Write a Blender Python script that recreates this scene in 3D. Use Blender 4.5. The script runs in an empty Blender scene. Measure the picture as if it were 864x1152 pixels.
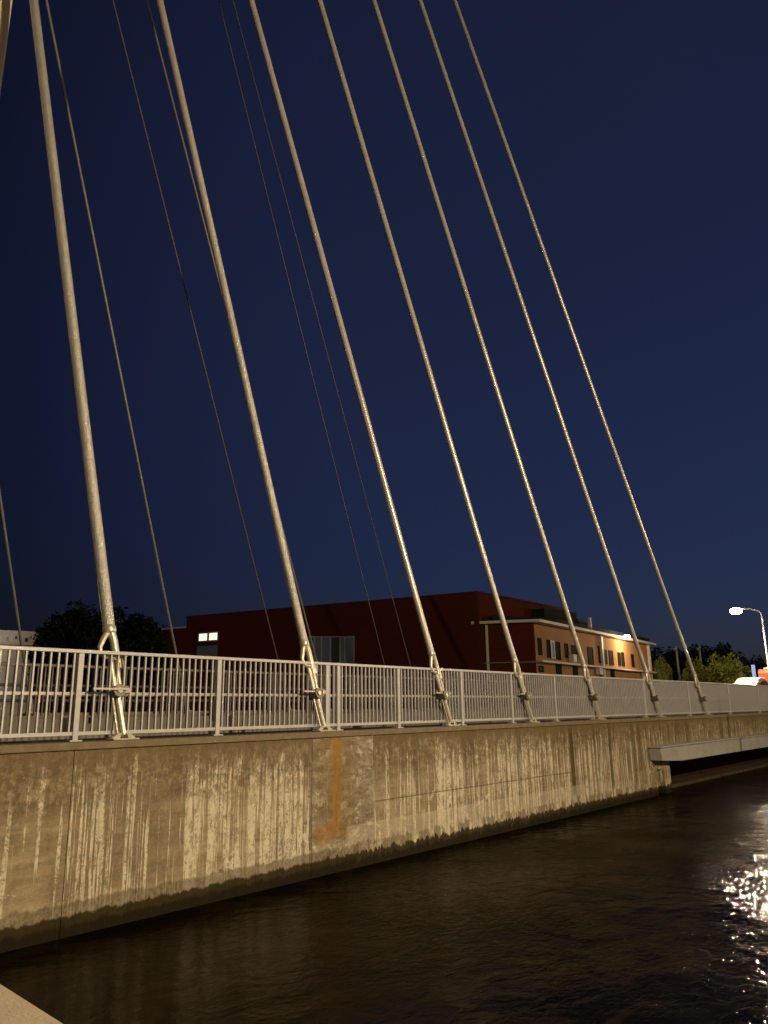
import bpy, math, random
from mathutils import Vector, Matrix
random.seed(7)
S = bpy.context.scene
COL = S.collection

# ------------------------------------------------------------------ camera
R = Matrix(((0.6430, -0.1812, -0.7441), (-0.7657, -0.1692, -0.6206), (-0.0135, 0.9688, -0.2474)))
CAM = Vector((0, 0, 2.68))
FPX = 872.0
def ray(u, v): return R @ Vector(((u - 432) / FPX, -(v - 576) / FPX, -1.0))
def on_y(u, v, y):
    d = ray(u, v); return CAM + d * (y / d.y)
def on_z(u, v, z):
    d = ray(u, v); return CAM + d * ((z - CAM.z) / d.z)
def at_dist(u, v, dist):
    d = ray(u, v); return CAM + d * (dist / math.hypot(d.x, d.y))
cd = bpy.data.cameras.new('camera'); cam = bpy.data.objects.new('camera', cd); COL.objects.link(cam)
# orthonormalise
z = -(R @ Vector((0, 0, -1))).normalized(); x = (R @ Vector((1, 0, 0))); x = (x - z * x.dot(z)).normalized(); y = z.cross(x)
M3 = Matrix((x, y, z)).transposed()
cam.matrix_world = Matrix.Translation(CAM) @ M3.to_4x4()
cd.sensor_fit = 'VERTICAL'; cd.sensor_height = 36; cd.sensor_width = 27
cd.lens = FPX / 1152 * 36; cd.clip_end = 4000; cd.clip_start = 0.05
S.camera = cam

# ------------------------------------------------------------------ helpers
def tag(o, label=None, cat=None, group=None, kind=None):
    if label: o['label'] = label
    if cat: o['category'] = cat
    if group: o['group'] = group
    if kind: o['kind'] = kind
    return o
def thing(name, label, cat, loc=(0, 0, 0), group=None):
    o = bpy.data.objects.new(name, None); COL.objects.link(o); o.location = loc
    o.empty_display_size = 0.2
    return tag(o, label, cat, group)
def link(name, me, parent=None, off=(0, 0, 0)):
    o = bpy.data.objects.new(name, me); COL.objects.link(o)
    if parent: o.parent = parent
    o.location = off
    return o
class MB:
    """collects shapes in world coordinates; build() links them as one mesh"""
    def __init__(s): s.v = []; s.f = []
    def quad(s, a, b, c, d):
        n = len(s.v); s.v += [Vector(a), Vector(b), Vector(c), Vector(d)]; s.f.append((n, n + 1, n + 2, n + 3)); return s
    def box(s, x0, y0, z0, x1, y1, z1):
        return s.prism([(x0, y0), (x1, y0), (x1, y1), (x0, y1)], z0, z1)
    def prism(s, pts, z0, z1):
        n = len(s.v); k = len(pts)
        a = sum(pts[i][0] * pts[(i + 1) % k][1] - pts[(i + 1) % k][0] * pts[i][1] for i in range(k))
        if a < 0: pts = list(pts)[::-1]
        s.v += [Vector((p[0], p[1], z0)) for p in pts] + [Vector((p[0], p[1], z1)) for p in pts]
        s.f.append(tuple(n + i for i in reversed(range(k)))); s.f.append(tuple(n + k + i for i in range(k)))
        for i in range(k):
            j = (i + 1) % k; s.f.append((n + i, n + j, n + k + j, n + k + i))
        return s
    def obox(s, c, ax, ay, az):
        """box from centre and three half-axes"""
        n = len(s.v); c = Vector(c)
        for k in (-1, 1):
            for (i, j) in ((-1, -1), (1, -1), (1, 1), (-1, 1)):
                s.v.append(c + Vector(ax) * i + Vector(ay) * j + Vector(az) * k)
        s.f += [(n + 3, n + 2, n + 1, n), (n + 4, n + 5, n + 6, n + 7)]
        for i in range(4):
            j = (i + 1) % 4; s.f.append((n + i, n + j, n + 4 + j, n + 4 + i))
        return s
    def tube(s, pts, rad, seg=10, cap=True):
        pts = [Vector(p) for p in pts]; k = len(pts)
        if not hasattr(rad, '__len__'): rad = [rad] * k
        n0 = len(s.v); prev = None
        for i, p in enumerate(pts):
            d = (pts[min(i + 1, k - 1)] - pts[max(i - 1, 0)]).normalized()
            if prev is None:
                u = d.cross(Vector((0, 1, 0)));
                if u.length < .1: u = d.cross(Vector((1, 0, 0)))
                u.normalize()
            else:
                u = (prev - d * prev.dot(d)).normalized()
            prev = u; w = d.cross(u)
            for j in range(seg):
                a = 2 * math.pi * j / seg
                s.v.append(p + (u * math.cos(a) + w * math.sin(a)) * rad[i])
        for i in range(k - 1):
            for j in range(seg):
                a = n0 + i * seg + j; b = n0 + i * seg + (j + 1) % seg
                s.f.append((a, b, b + seg, a + seg))
        if cap:
            s.f.append(tuple(n0 + j for j in reversed(range(seg))))
            s.f.append(tuple(n0 + (k - 1) * seg + j for j in range(seg)))
        return s
    def blob(s, c, rx, ry, rz, seg=10, rings=6):
        n0 = len(s.v); c = Vector(c)
        for i in range(rings + 1):
            t = math.pi * i / rings
            for j in range(seg):
                a = 2 * math.pi * j / seg
                s.v.append(c + Vector((rx * math.sin(t) * math.cos(a), ry * math.sin(t) * math.sin(a), rz * math.cos(t))))
        for i in range(rings):
            for j in range(seg):
                a = n0 + i * seg + j; b = n0 + i * seg + (j + 1) % seg
                s.f.append((a, a + seg, b + seg, b))
        return s
    def build(s, name, mat, parent=None, smooth=False, bevel=0):
        off = Vector(parent.matrix_world_loc) if False else (wloc(parent) if parent else Vector((0, 0, 0)))
        me = bpy.data.meshes.new(name)
        me.from_pydata([tuple(p - off) for p in s.v], [], s.f)
        me.materials.append(mat)
        if smooth:
            me.polygons.foreach_set('use_smooth', [True] * len(me.polygons))
        o = link(name, me, parent)
        if bevel:
            m = o.modifiers.new('bevel', 'BEVEL'); m.width = bevel; m.segments = 2; m.limit_method = 'ANGLE'
        if smooth:
            try:
                me.set_sharp_from_angle(angle=math.radians(40))
            except Exception: pass
        return o
def wloc(o):
    p = Vector((0, 0, 0))
    while o: p += o.location; o = o.parent
    return p
def copy_tree(o, parent=None):
    c = o.copy(); COL.objects.link(c); c.parent = parent
    for ch in o.children: copy_tree(ch, c)
    return c

# ------------------------------------------------------------------ materials
class NT:
    def __init__(s, name):
        s.m = bpy.data.materials.new(name); s.m.use_nodes = True; s.t = s.m.node_tree
        s.b = s.t.nodes['Principled BSDF']
        s.tc = s.t.nodes.new('ShaderNodeNewGeometry')
    def n(s, ty, **kw):
        o = s.t.nodes.new(ty)
        for k, v in kw.items():
            if k in o.inputs.keys(): o.inputs[k].default_value = v
            else: setattr(o, k, v)
        return o
    def l(s, a, b): s.t.links.new(a, b)
    def pos(s, scale=(1, 1, 1)):
        mp = s.n('ShaderNodeMapping'); mp.inputs['Scale'].default_value = scale
        s.l(s.tc.outputs['Position'], mp.inputs['Vector']); return mp.outputs[0]
    def noise(s, scale=(1, 1, 1), sc=5, det=5, rough=.55, dist=0):
        o = s.n('ShaderNodeTexNoise'); o.inputs['Scale'].default_value = sc; o.inputs['Detail'].default_value = det
        o.inputs['Roughness'].default_value = rough; o.inputs['Distortion'].default_value = dist
        s.l(s.pos(scale), o.inputs['Vector']); return o.outputs['Fac']
    def ramp(s, fac, stops):
        o = s.n('ShaderNodeValToRGB'); e = o.color_ramp.elements
        while len(e) < len(stops): e.new(0.5)
        for i, (p, c) in enumerate(stops):
            e[i].position = p; e[i].color = (c, c, c, 1) if not hasattr(c, '__len__') else (*c, 1)
        s.l(fac, o.inputs[0]); return o.outputs[0]
    def mix(s, fac, a, b, bt='MIX'):
        o = s.n('ShaderNodeMix'); o.data_type = 'RGBA'; o.blend_type = bt
        for sock, v in ((o.inputs[0], fac), (o.inputs[6], a), (o.inputs[7], b)):
            if hasattr(v, 'links') or hasattr(v, 'is_linked'): s.l(v, sock)
            elif sock == o.inputs[0]: sock.default_value = v
            else: sock.default_value = (*v, 1) if hasattr(v, '__len__') else (v, v, v, 1)
        return o.outputs[2]
    def math(s, op, a, b=0.0, c=0.0):
        o = s.n('ShaderNodeMath'); o.operation = op
        for i, v in enumerate((a, b, c)):
            if hasattr(v, 'is_linked'): s.l(v, o.inputs[i])
            else: o.inputs[i].default_value = v
        return o.outputs[0]
    def xyz(s):
        o = s.n('ShaderNodeSeparateXYZ'); s.l(s.tc.outputs['Position'], o.inputs[0]); return o.outputs
    def bump(s, h, strength=.3, dist=.02, nrm=None):
        o = s.n('ShaderNodeBump'); o.inputs['Strength'].default_value = strength; o.inputs['Distance'].default_value = dist
        s.l(h, o.inputs['Height'])
        if nrm: s.l(nrm, o.inputs['Normal'])
        s.l(o.outputs[0], s.b.inputs['Normal']); return o.outputs[0]
    def set(s, **kw):
        for k, v in kw.items():
            k = k.replace('_', ' ')
            if hasattr(v, 'is_linked'): s.l(v, s.b.inputs[k])
            else: s.b.inputs[k].default_value = v if not hasattr(v, '__len__') or len(v) == 4 else (*v, 1)
        return s.m

def simple(name, col, rough=.6, metal=0, var=.25, sc=4, bump=.1, bscale=40):
    spec = .5 if rough < .75 else .08
    t = NT(name)
    nz = t.noise(sc=sc, det=6)
    d = tuple(c * (1 - var) for c in col); b = tuple(min(1, c * (1 + var)) for c in col)
    c = t.mix(nz, d, b)
    if bump: t.bump(t.noise(sc=bscale, det=3), bump, .01)
    return t.set(Base_Color=c, Roughness=rough, Metallic=metal, Specular_IOR_Level=spec)
def emit(name, col, strength):
    t = NT(name); return t.set(Base_Color=col, Emission_Color=col, Emission_Strength=strength)

def smooth_band(t, v, lo, hi):
    o = t.n('ShaderNodeMapRange'); o.interpolation_type = 'SMOOTHSTEP'
    o.inputs['From Min'].default_value = lo; o.inputs['From Max'].default_value = hi
    t.l(v, o.inputs['Value']); return o.outputs[0]

def concrete_wall_mat(name):
    t = NT(name); X, Y, Z = t.xyz()[0], t.xyz()[1], t.xyz()[2]
    inv = lambda v: t.math('SUBTRACT', 1.0, v)
    mul = lambda *a: a[0] if len(a) == 1 else t.math('MULTIPLY', a[0], mul(*a[1:]))
    big = t.noise((1, 1, 1), .55, 5, .6)
    mid = t.noise((1, 1, 1), 3.6, 9, .72)
    fine = t.noise((1, 1, 1), 24, 6, .75)
    horiz = t.noise((.22, 1, 2.4), 3.0, 6, .68)
    c = t.mix(t.ramp(big, [(.36, 0), (.62, 1)]), (.150, .110, .062), (.36, .287, .178))
    c = t.mix(mul(t.ramp(horiz, [(.42, 0), (.62, 1)]), .6), c, (.155, .122, .073))
    c = t.mix(mul(t.ramp(mid, [(.45, 0), (.60, 1)]), .5), c, (.12, .093, .055))
    c = t.mix(mul(t.ramp(fine, [(.50, 0), (.70, 1)]), .35), c, (.42, .37, .27))
    # how streaky each bay is, along the wall
    mr = t.n('ShaderNodeMapRange'); mr.inputs['From Min'].default_value = 0; mr.inputs['From Max'].default_value = 30
    t.l(t.math('ADD', X, mul(t.math('SUBTRACT', t.noise((.0, 1, .9), 2, 3), .5), .25)), mr.inputs['Value'])
    dens = t.ramp(mr.outputs[0], [(v / 30, q) for v, q in ((0, .25), (4.85, .16), (4.98, .62), (6.0, .58), (6.2, .12), (6.45, .22), (6.6, .80), (7.2, .55), (7.6, .85), (8.7, .80), (8.85, .2),
                  (10.3, .45), (11.9, .42), (12.1, .78), (13.2, .72), (13.5, .5), (15.2, .68), (17.2, .55), (19, .6), (22, .35))])
    brk = t.ramp(t.noise((1, 1, .55), 8, 9, .8), [(.40, 0), (.50, 1)])
    brk2 = t.ramp(t.noise((1, 1, 1), 30, 4, .7), [(.38, .15), (.48, 1)])
    thr = mul(t.math('SUBTRACT', dens, .6), .20)
    def runs(fx, fz, lo, wd, det=3):
        n_ = t.math('ADD', t.noise((1, 1, fz), fx, det, .55), thr)
        return smooth_band(t, n_, lo, lo + wd)
    # where each run starts below the coping varies along the wall
    start = mul(t.noise((1, 1, .0), 6, 4, .7), 1.5)
    low = inv(smooth_band(t, t.math('ADD', Z, start), 2.62, 2.80))
    f = t.math('MAXIMUM', mul(runs(11.5, .02, .53, .03), brk, brk2, .9), t.math('MAXIMUM', mul(runs(21, .03, .545, .04), brk, .85), mul(runs(50, .012, .58, .04, 2), brk2, .7)))
    f = mul(f, t.math('MULTIPLY_ADD', low, .9, .1))
    c = t.mix(mul(f, .95), c, t.mix(fine, (.46, .40, .28), (.78, .73, .58)))
    # crusty pale blotches, lower half mostly
    bl = mul(t.ramp(t.noise((1, 1, 1.3), 2.1, 10, .8, .4), [(.585, 0), (.62, 1)]), t.math('MULTIPLY_ADD', inv(smooth_band(t, Z, .9, 1.5)), .8, .2))
    c = t.mix(mul(bl, .75), c, (.66, .60, .46))
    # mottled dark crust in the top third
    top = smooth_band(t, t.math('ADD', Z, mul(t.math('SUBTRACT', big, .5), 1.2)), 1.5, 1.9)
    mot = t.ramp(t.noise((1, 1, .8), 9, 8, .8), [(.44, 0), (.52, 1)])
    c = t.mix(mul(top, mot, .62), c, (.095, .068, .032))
    # dark damp runs from the coping
    dr = t.ramp(t.noise((1, 1, .05), 4.6, 4, .6), [(.55, 0), (.61, 1)])
    zt = smooth_band(t, Z, .5, 2.3)
    xr = t.math('MULTIPLY_ADD', smooth_band(t, X, 9, 15), .6, .35)
    drip = 0
    for cx_, w_, k_ in ((17.42, .11, .9), (19.55, .10, .75), (21.0, .07, .6), (13.05, .05, .5), (15.0, .09, .5), (25.2, .15, .7), (28.5, .2, .6)):
        dxx = t.math('ABSOLUTE', t.math('SUBTRACT', t.math('ADD', X, mul(t.math('SUBTRACT', t.noise((1, 1, .3), 6, 4), .5), .10)), cx_))
        g = mul(inv(smooth_band(t, dxx, w_ * .6, w_ * 1.3)), k_)
        drip = g if drip == 0 else t.math('MAXIMUM', drip, g)
    dark = t.math('MAXIMUM', mul(dr, t.math('MULTIPLY_ADD', zt, .5, .15), xr), mul(drip, smooth_band(t, Z, .55, .8)))
    c = t.mix(dark, c, (.060, .043, .021))
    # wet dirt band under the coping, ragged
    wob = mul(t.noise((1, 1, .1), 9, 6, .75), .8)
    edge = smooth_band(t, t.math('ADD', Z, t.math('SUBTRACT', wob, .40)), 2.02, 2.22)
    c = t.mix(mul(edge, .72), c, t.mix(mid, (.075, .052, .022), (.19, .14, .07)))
    # repaired bay beside the rust run
    bay = mul(smooth_band(t, X, 8.84, 8.86), inv(smooth_band(t, X, 10.27, 10.29)))
    pat = t.mix(t.ramp(t.noise((.7, 1, 2.2), 4, 9, .8), [(.44, 0), (.60, 1)]), (.13, .108, .068), (.33, .29, .21))
    pat = t.mix(mul(t.ramp(t.noise((1, 1, 1.4), 2.6, 9, .8), [(.54, 0), (.60, 1)]), .8), pat, (.58, .52, .40))
    c = t.mix(mul(bay, .8), c, pat)
    # rust run: ragged yellow-brown streak that spreads out low down
    wx = t.math('ADD', X, t.math('ADD', mul(t.math('SUBTRACT', t.noise((1, 1, .5), 3.0, 7, .7), .5), .26), mul(t.math('SUBTRACT', t.noise((1, 1, .25), 17, 4, .6), .5), .14)))
    rd = t.math('ABSOLUTE', t.math('SUBTRACT', wx, 9.40))
    zr = t.math('ADD', Z, mul(t.math('SUBTRACT', t.noise((1, 1, 1), 4, 5, .6), .5), .7))
    rust = mul(inv(smooth_band(t, rd, .05, .145)), smooth_band(t, zr, .80, 1.0), t.ramp(t.noise((1, 1, .08), 14, 7, .7), [(.30, .35), (.52, 1)]))
    wide = mul(inv(smooth_band(t, rd, .15, .60)), smooth_band(t, zr, .55, .8), .5)
    pool = mul(inv(smooth_band(t, t.math('ABSOLUTE', t.math('SUBTRACT', wx, 9.22)), .12, .45)), inv(smooth_band(t, t.math('ABSOLUTE', t.math('SUBTRACT', zr, .86)), .05, .20)))
    c = t.mix(wide, c, (.18, .115, .04))
    c = t.mix(mul(t.math('MAXIMUM', rust, mul(pool, .7)), .92), c, t.mix(t.noise((1, 1, .2), 12, 6, .7), (.13, .062, .012), (.40, .205, .035)))
    # lower casting course right of the repaired bay, paler
    lc = mul(inv(smooth_band(t, Z, .90, .915)), smooth_band(t, X, 9.55, 9.7), inv(smooth_band(t, X, 17, 20)))
    c = t.mix(mul(lc, .35), c, t.mix(fine, (.36, .31, .21), (.66, .60, .46)))
    # scalloped algae under a lime-flecked tide line
    jag = t.math('MULTIPLY_ADD', smooth_band(t, X, 8.8, 10), .55, .45)
    wz = t.math('ADD', Z, mul(t.math('ADD', mul(t.math('SUBTRACT', t.noise((1, 1, .5), 4.5, 7, .7), .5), .34), mul(t.math('SUBTRACT', t.noise((1, 1, .25), 14, 4, .6), .5), .20)), jag))
    tide = mul(smooth_band(t, wz, .47, .50), inv(smooth_band(t, wz, .52, .70)), t.ramp(t.noise((1, 1, .6), 24, 4, .7), [(.46, .15), (.56, 1)]))
    c = t.mix(mul(tide, .7), c, t.mix(fine, (.34, .28, .16), (.76, .70, .52)))
    pre = mul(inv(smooth_band(t, wz, .60, .66)), t.ramp(t.noise((1, 1, .35), 5, 5, .6), [(.47, 0), (.52, 1)]))
    c = t.mix(mul(pre, .6, smooth_band(t, X, 8.8, 10)), c, (.075, .055, .024))
    band = mul(inv(smooth_band(t, wz, .60, .64)), inv(smooth_band(t, X, 9.5, 11)))
    c = t.mix(mul(band, .62), c, (.085, .063, .03))
    alg = inv(smooth_band(t, wz, .47, .51))
    c = t.mix(mul(alg, .95), c, t.mix(mid, (.010, .008, .003), (.050, .037, .012)))
    wet = inv(smooth_band(t, wz, .36, .43))
    c = t.mix(mul(wet, .75), c, (.010, .008, .004))
    h = t.math('ADD', mul(mid, .6), t.math('ADD', mul(fine, .3), mul(f, .25)))
    fl_ = mul(inv(smooth_band(t, t.math('ABSOLUTE', t.math('SUBTRACT', t.math('ADD', Z, mul(big, .04)), 1.24)), .006, .016)), smooth_band(t, X, 10.3, 10.32), inv(smooth_band(t, X, 17.4, 17.6)), .6)
    c = t.mix(fl_, c, (.06, .045, .025))
    t.bump(h, .6, .035)
    return t.set(Base_Color=c, Roughness=.9, Specular_IOR_Level=.06)

MAT = {}
MAT['wall'] = concrete_wall_mat('stained_concrete')
MAT['coping'] = simple('coping_concrete', (.17, .135, .085), .85, var=.45, sc=6, bump=.5)
MAT['quay'] = simple('quay_concrete', (.40, .33, .235), .85, var=.2, sc=5, bump=.4)
MAT['deck'] = simple('deck_asphalt', (.06, .056, .05), .9, var=.3, sc=8, bump=.3)
MAT['kerb'] = simple('kerb_concrete', (.25, .22, .18), .85)
MAT['ground'] = simple('earth', (.045, .05, .03), .95, var=.4, sc=.6)
MAT['rail'] = simple('galvanised_rail', (.47, .465, .465), .42, metal=.3, var=.18, sc=9, bump=.15, bscale=60)
MAT['inrail'] = simple('dull_rail', (.12, .105, .095), .5, metal=.3, var=.25, sc=9)
MAT['mast'] = simple('mast_paint', (.62, .56, .47), .5, var=.08, sc=2)
MAT['beam'] = simple('beam_paint', (.30, .29, .26), .6, var=.3, sc=3)
MAT['rustwall'] = simple('rusty_sheet', (.028, .012, .008), .85, var=.6, sc=6)
MAT['footing'] = simple('muddy_footing', (.06, .045, .026), .85, var=.5, sc=5)
MAT['slime'] = simple('wet_slime', (.016, .013, .006), .5, var=.6, sc=7, bump=.5)
def cable_mat(name='cable_sheath', k=1.0, fs=55):
    t = NT(name)
    w = t.n('ShaderNodeTexWave'); w.wave_type = 'BANDS'; w.bands_direction = 'Z'; w.inputs['Scale'].default_value = 7; w.inputs['Distortion'].default_value = 4.0
    w.inputs['Detail'].default_value = 2
    t.l(t.pos(), w.inputs['Vector'])
    nz = t.noise(sc=fs, det=4, rough=.7); sp = t.noise(sc=3, det=5)
    t.bump(t.math('ADD', t.math('MULTIPLY', w.outputs['Fac'], .12), t.math('MULTIPLY', nz, 1.0)), .75, .012 * k)
    c = t.mix(sp, (.40, .38, .34), (.64, .615, .56))
    return t.set(Base_Color=c, Roughness=.25, Metallic=.4)
MAT['cable'] = cable_mat(k=.45); MAT['cablerough'] = cable_mat('rough_cable_sheath', 2.2, 30)
MAT['fitting'] = simple('galvanised_fitting', (.52, .49, .40), .35, metal=.5, var=.3, sc=18, bump=.4)
MAT['pin'] = simple('weathered_pin', (.16, .14, .10), .45, metal=.6, var=.5, sc=22, bump=.5)
MAT['thin'] = simple('thin_cable', (.19, .175, .16), .45, metal=.2)
MAT['thindark'] = simple('dull_thin_cable', (.09, .085, .09), .5)
def brick(name, c1, c2, mortar, sc=1.0):
    t = NT(name); b = t.n('ShaderNodeTexBrick')
    sx = t.xyz(); cb = t.n('ShaderNodeCombineXYZ')
    t.l(t.math('ADD', sx[0], t.math('MULTIPLY', sx[1], .8)), cb.inputs[0]); t.l(sx[2], cb.inputs[1])
    t.l(cb.outputs[0], b.inputs['Vector'])
    b.inputs['Color1'].default_value = (*c1, 1); b.inputs['Color2'].default_value = (*c2, 1); b.inputs['Mortar'].default_value = (*mortar, 1)
    b.inputs['Scale'].default_value = 4 * sc; b.inputs['Mortar Size'].default_value = .02
    c = t.mix(t.math('MULTIPLY', t.noise(sc=.5, det=5), .5), b.outputs['Color'], tuple(x * .6 for x in c1))
    t.bump(b.outputs['Fac'], -.2, .01)
    return t.set(Base_Color=c, Roughness=.85, Specular_IOR_Level=.08)
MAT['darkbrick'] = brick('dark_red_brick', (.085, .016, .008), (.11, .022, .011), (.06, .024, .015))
MAT['orange'] = brick('orange_brick', (.38, .20, .095), (.43, .24, .12), (.34, .22, .12))
MAT['pale'] = simple('pale_render', (.62, .57, .52), .8, var=.15, sc=.7)
MAT['trim'] = simple('white_trim', (.55, .50, .45), .5, var=.08)
MAT['roofdark'] = simple('roofing_felt', (.02, .02, .022), .9)
MAT['frame'] = simple('grey_frame', (.34, .34, .34), .5)
t = NT('window_glass'); MAT['glass'] = t.set(Base_Color=t.mix(t.noise(sc=.8), (.012, .012, .014), (.03, .028, .028)), Roughness=.25, Specular_IOR_Level=.4)
MAT['dimglass'] = emit('dim_window', (.10, .12, .16), .018)
MAT['litglass'] = emit('lit_window', (1.0, .82, .68), .75)
MAT['door'] = simple('dark_door', (.016, .012, .010), .8)
MAT['bark'] = simple('bark', (.07, .05, .035), .9)
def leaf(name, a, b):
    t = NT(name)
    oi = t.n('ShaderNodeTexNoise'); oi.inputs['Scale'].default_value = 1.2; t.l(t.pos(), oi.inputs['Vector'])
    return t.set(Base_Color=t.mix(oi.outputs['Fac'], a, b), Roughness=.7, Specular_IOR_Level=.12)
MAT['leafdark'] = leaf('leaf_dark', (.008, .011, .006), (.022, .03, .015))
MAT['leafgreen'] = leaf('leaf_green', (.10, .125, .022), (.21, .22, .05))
MAT['white'] = simple('white_paint', (.74, .72, .68), .3, var=.05, bump=0)
MAT['redpaint'] = simple('orange_red_paint', (.60, .10, .035), .35, var=.1, bump=0)
MAT['rubber'] = simple('rubber', (.02, .02, .02), .8, bump=0)
MAT['lampglow'] = emit('lamp_glow', (1.0, .86, .62), 60)
MAT['lampglow2'] = emit('assumed_bank_lamp_glow', (1.0, .80, .52), 60)
MAT['wallglow'] = emit('wall_lamp_glow', (1.0, .80, .50), 45)
MAT['blueglow'] = emit('blue_sign_glow', (.30, .45, .9), .3)
MAT['pole'] = simple('pole_paint', (.62, .60, .56), .4, metal=.3, var=.1)
MAT['darkpole'] = simple('dark_pole', (.16, .16, .16), .5)

def water_mat():
    t = NT('canal_water')
    mul = lambda a, b: t.math('MULTIPLY', a, b)
    warp = t.noise((1, 1, 1), .28, 4, .55, .5)
    calm = t.ramp(warp, [(.40, .30), (.60, 1.0)])
    n0 = t.noise((1.0, 1.0, 1), .55, 3, .5, .4)
    n1 = t.noise((1.0, 1.3, 1), 2.2, 3, .5, .8)
    n2 = t.noise((1.0, 1.5, 1), 9.0, 4, .55, .8)
    n3 = t.noise((1.0, 1.3, 1), 26.0, 2, .5, .5)
    h = t.math('ADD', mul(n0, .75), t.math('ADD', mul(n1, .26), mul(t.math('ADD', mul(n2, .21), mul(n3, .034)), calm)))
    ex = smooth_band(t, t.math('SUBTRACT', t.xyz()[0], mul(t.xyz()[1], .35)), 1.0, 8.0)
    h = mul(h, t.math('MULTIPLY_ADD', ex, 1.2, .42))
    t.bump(h, 1.0, .056)
    scum = t.ramp(t.noise((1, 1, 1), .8, 7, .62, 1.4), [(.53, 0), (.56, 1)])
    c = t.mix(scum, (.0016, .0011, .0005), (.0065, .0045, .0016))
    nrm = t.b.inputs['Normal'].links[0].from_socket
    df = t.n('ShaderNodeBsdfDiffuse'); gs = t.n('ShaderNodeBsdfGlossy'); fr = t.n('ShaderNodeFresnel'); mx = t.n('ShaderNodeMixShader')
    fr.inputs['IOR'].default_value = 1.33; gs.inputs['Roughness'].default_value = .02; gs.inputs['Color'].default_value = (1, .93, .83, 1)
    for n_ in (df, gs, fr): t.l(nrm, n_.inputs['Normal'])
    t.l(c, df.inputs['Color']); t.l(mul(fr.outputs[0], .34), mx.inputs[0]); t.l(df.outputs[0], mx.inputs[1]); t.l(gs.outputs[0], mx.inputs[2])
    out = [q for q in t.t.nodes if q.type == 'OUTPUT_MATERIAL'][0]
    t.l(mx.outputs[0], out.inputs[0]); t.t.nodes.remove(t.b)
    return t.m
MAT['water'] = water_mat()

# ------------------------------------------------------------------ setting
WZ = .27
m = MB(); m.quad((-400, -400, WZ), (400, -400, WZ), (400, 9.9, WZ), (-400, 9.9, WZ)); tag(m.build('water', MAT['water']), kind='structure')
m = MB(); m.box(-400, 18.4, 1.0, 1500, 1600, 2.2); tag(m.build('ground', MAT['ground']), kind='structure')
m = MB(); m.box(-40, 9.35, 1.7, 1500, 12.05, 2.30); tag(m.build('footway', MAT['deck']), kind='structure')
m = MB(); m.box(-40, 12.25, 1.6, 1500, 18.4, 2.215); tag(m.build('road', MAT['deck']), kind='structure')
m = MB(); m.box(-40, 12.05, 1.6, 1500, 12.25, 2.36); tag(m.build('kerb', MAT['kerb']), kind='structure')
for y in (15.3,):
    m = MB()
    for i in range(40): m.box(-10 + i * 6, y - .06, 2.2195, -7 + i * 6, y + .06, 2.2195 + .002)
    tag(m.build('road_marking', MAT['white']), kind='structure')
QZ = 1.25
def p2_(p): return (p.x, p.y)
qa, qb = on_z(0, 1107, QZ), on_z(71, 1152, QZ); qd = (qb - qa)
q = [p2_(qa - qd * ((8.5 - qa.y) / -qd.y)), p2_(qa + qd * ((qa.y + .2) / -qd.y)), (-.3, -4.2), (4, -5.5), (26.5, -5.5), (26.8, 6.05), (60, 6.05), (60, -5.5), (1500, -5.5), (1500, -400), (-400, -400), (-400, 8.55)]  # out-of-view spur at the right is added to carry a glitter lamp
o = MB().prism(q, -1.2, QZ).build('quay', MAT['quay'], bevel=0); tag(o, kind='structure')

# ------------------------------------------------------------------ concrete wall
WF = 8.88
w = thing('concrete_wall', 'long stained concrete canal wall carrying the railing, with rust streak and dark tide line', 'wall', (4, WF, 0))
joints = [-40, -8, -3, 1, 4.93, 8.84, 10.29, 13.35, 17.6, 22.45]
m = MB()
for a, b in zip(joints[:-1], joints[1:]): m.box(a + .004, WF, -1, b - .004, 9.3, 2.27)
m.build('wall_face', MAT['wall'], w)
m = MB(); m.box(-40, WF + .03, -1, 22.44, 9.28, 2.25).build('joint_backing', MAT['coping'], w)
MB().box(-40, WF - .035, 2.272, 140, 9.35, 2.36).build('coping', MAT['coping'], w, bevel=.012)
# pier end with a slot
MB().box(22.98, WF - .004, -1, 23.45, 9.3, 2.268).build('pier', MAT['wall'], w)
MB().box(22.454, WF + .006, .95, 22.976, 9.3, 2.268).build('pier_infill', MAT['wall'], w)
MB().box(22.46, WF + .36, -1, 22.97, 9.29, .949).build('slot_shade', MAT['rubber'], w)  # tyre black reused on the back to put the notch's shade into colour
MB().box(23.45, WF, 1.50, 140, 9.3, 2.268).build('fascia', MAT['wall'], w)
MB().box(23.45, 10.0, -1, 140, 10.2, 1.6).build('recess_wall', MAT['rustwall'], w)
MB().box(23.45, 9.3, -1, 140, 9.99, .36).build('footing', MAT['footing'], w)
# projecting steel beam under the fascia
bm_ = thing('ledge_beam', 'long grey steel beam projecting from the wall over the dark recess', 'beam', (23.2, 8.7, 1.2))
m = MB(); n0 = 0
# tapered left end: profile in x-z extruded in y
y0, y1 = 8.55, 8.874
pts = [(22.0, 1.56), (140, 1.56), (140, 1.14), (23.6, 1.14), (22.1, 1.22)]
k = len(pts)
m.v = [Vector((a, y0, b)) for a, b in pts] + [Vector((a, y1, b)) for a, b in pts]
m.f = [tuple(range(k))[::-1], tuple(range(k, 2 * k))] + [(i, (i + 1) % k, k + (i + 1) % k, k + i) for i in range(k)]
m.build('beam_web', MAT['beam'], bm_)
MB().box(21.95, 8.50, 1.563, 140, 8.872, 1.60).build('top_flange', MAT['beam'], bm_)
p = thing('drain_pipe', 'thin bent pipe under the grey beam at the pier end', 'pipe', (24.2, 9.5, .5))
MB().tube([(23.9, 9.75, .45), (24.1, 9.6, .8), (24.6, 9.4, 1.14), (24.9, 9.32, 1.45)], .035, 8).build('pipe_run', MAT['beam'], p, smooth=True)
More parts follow.
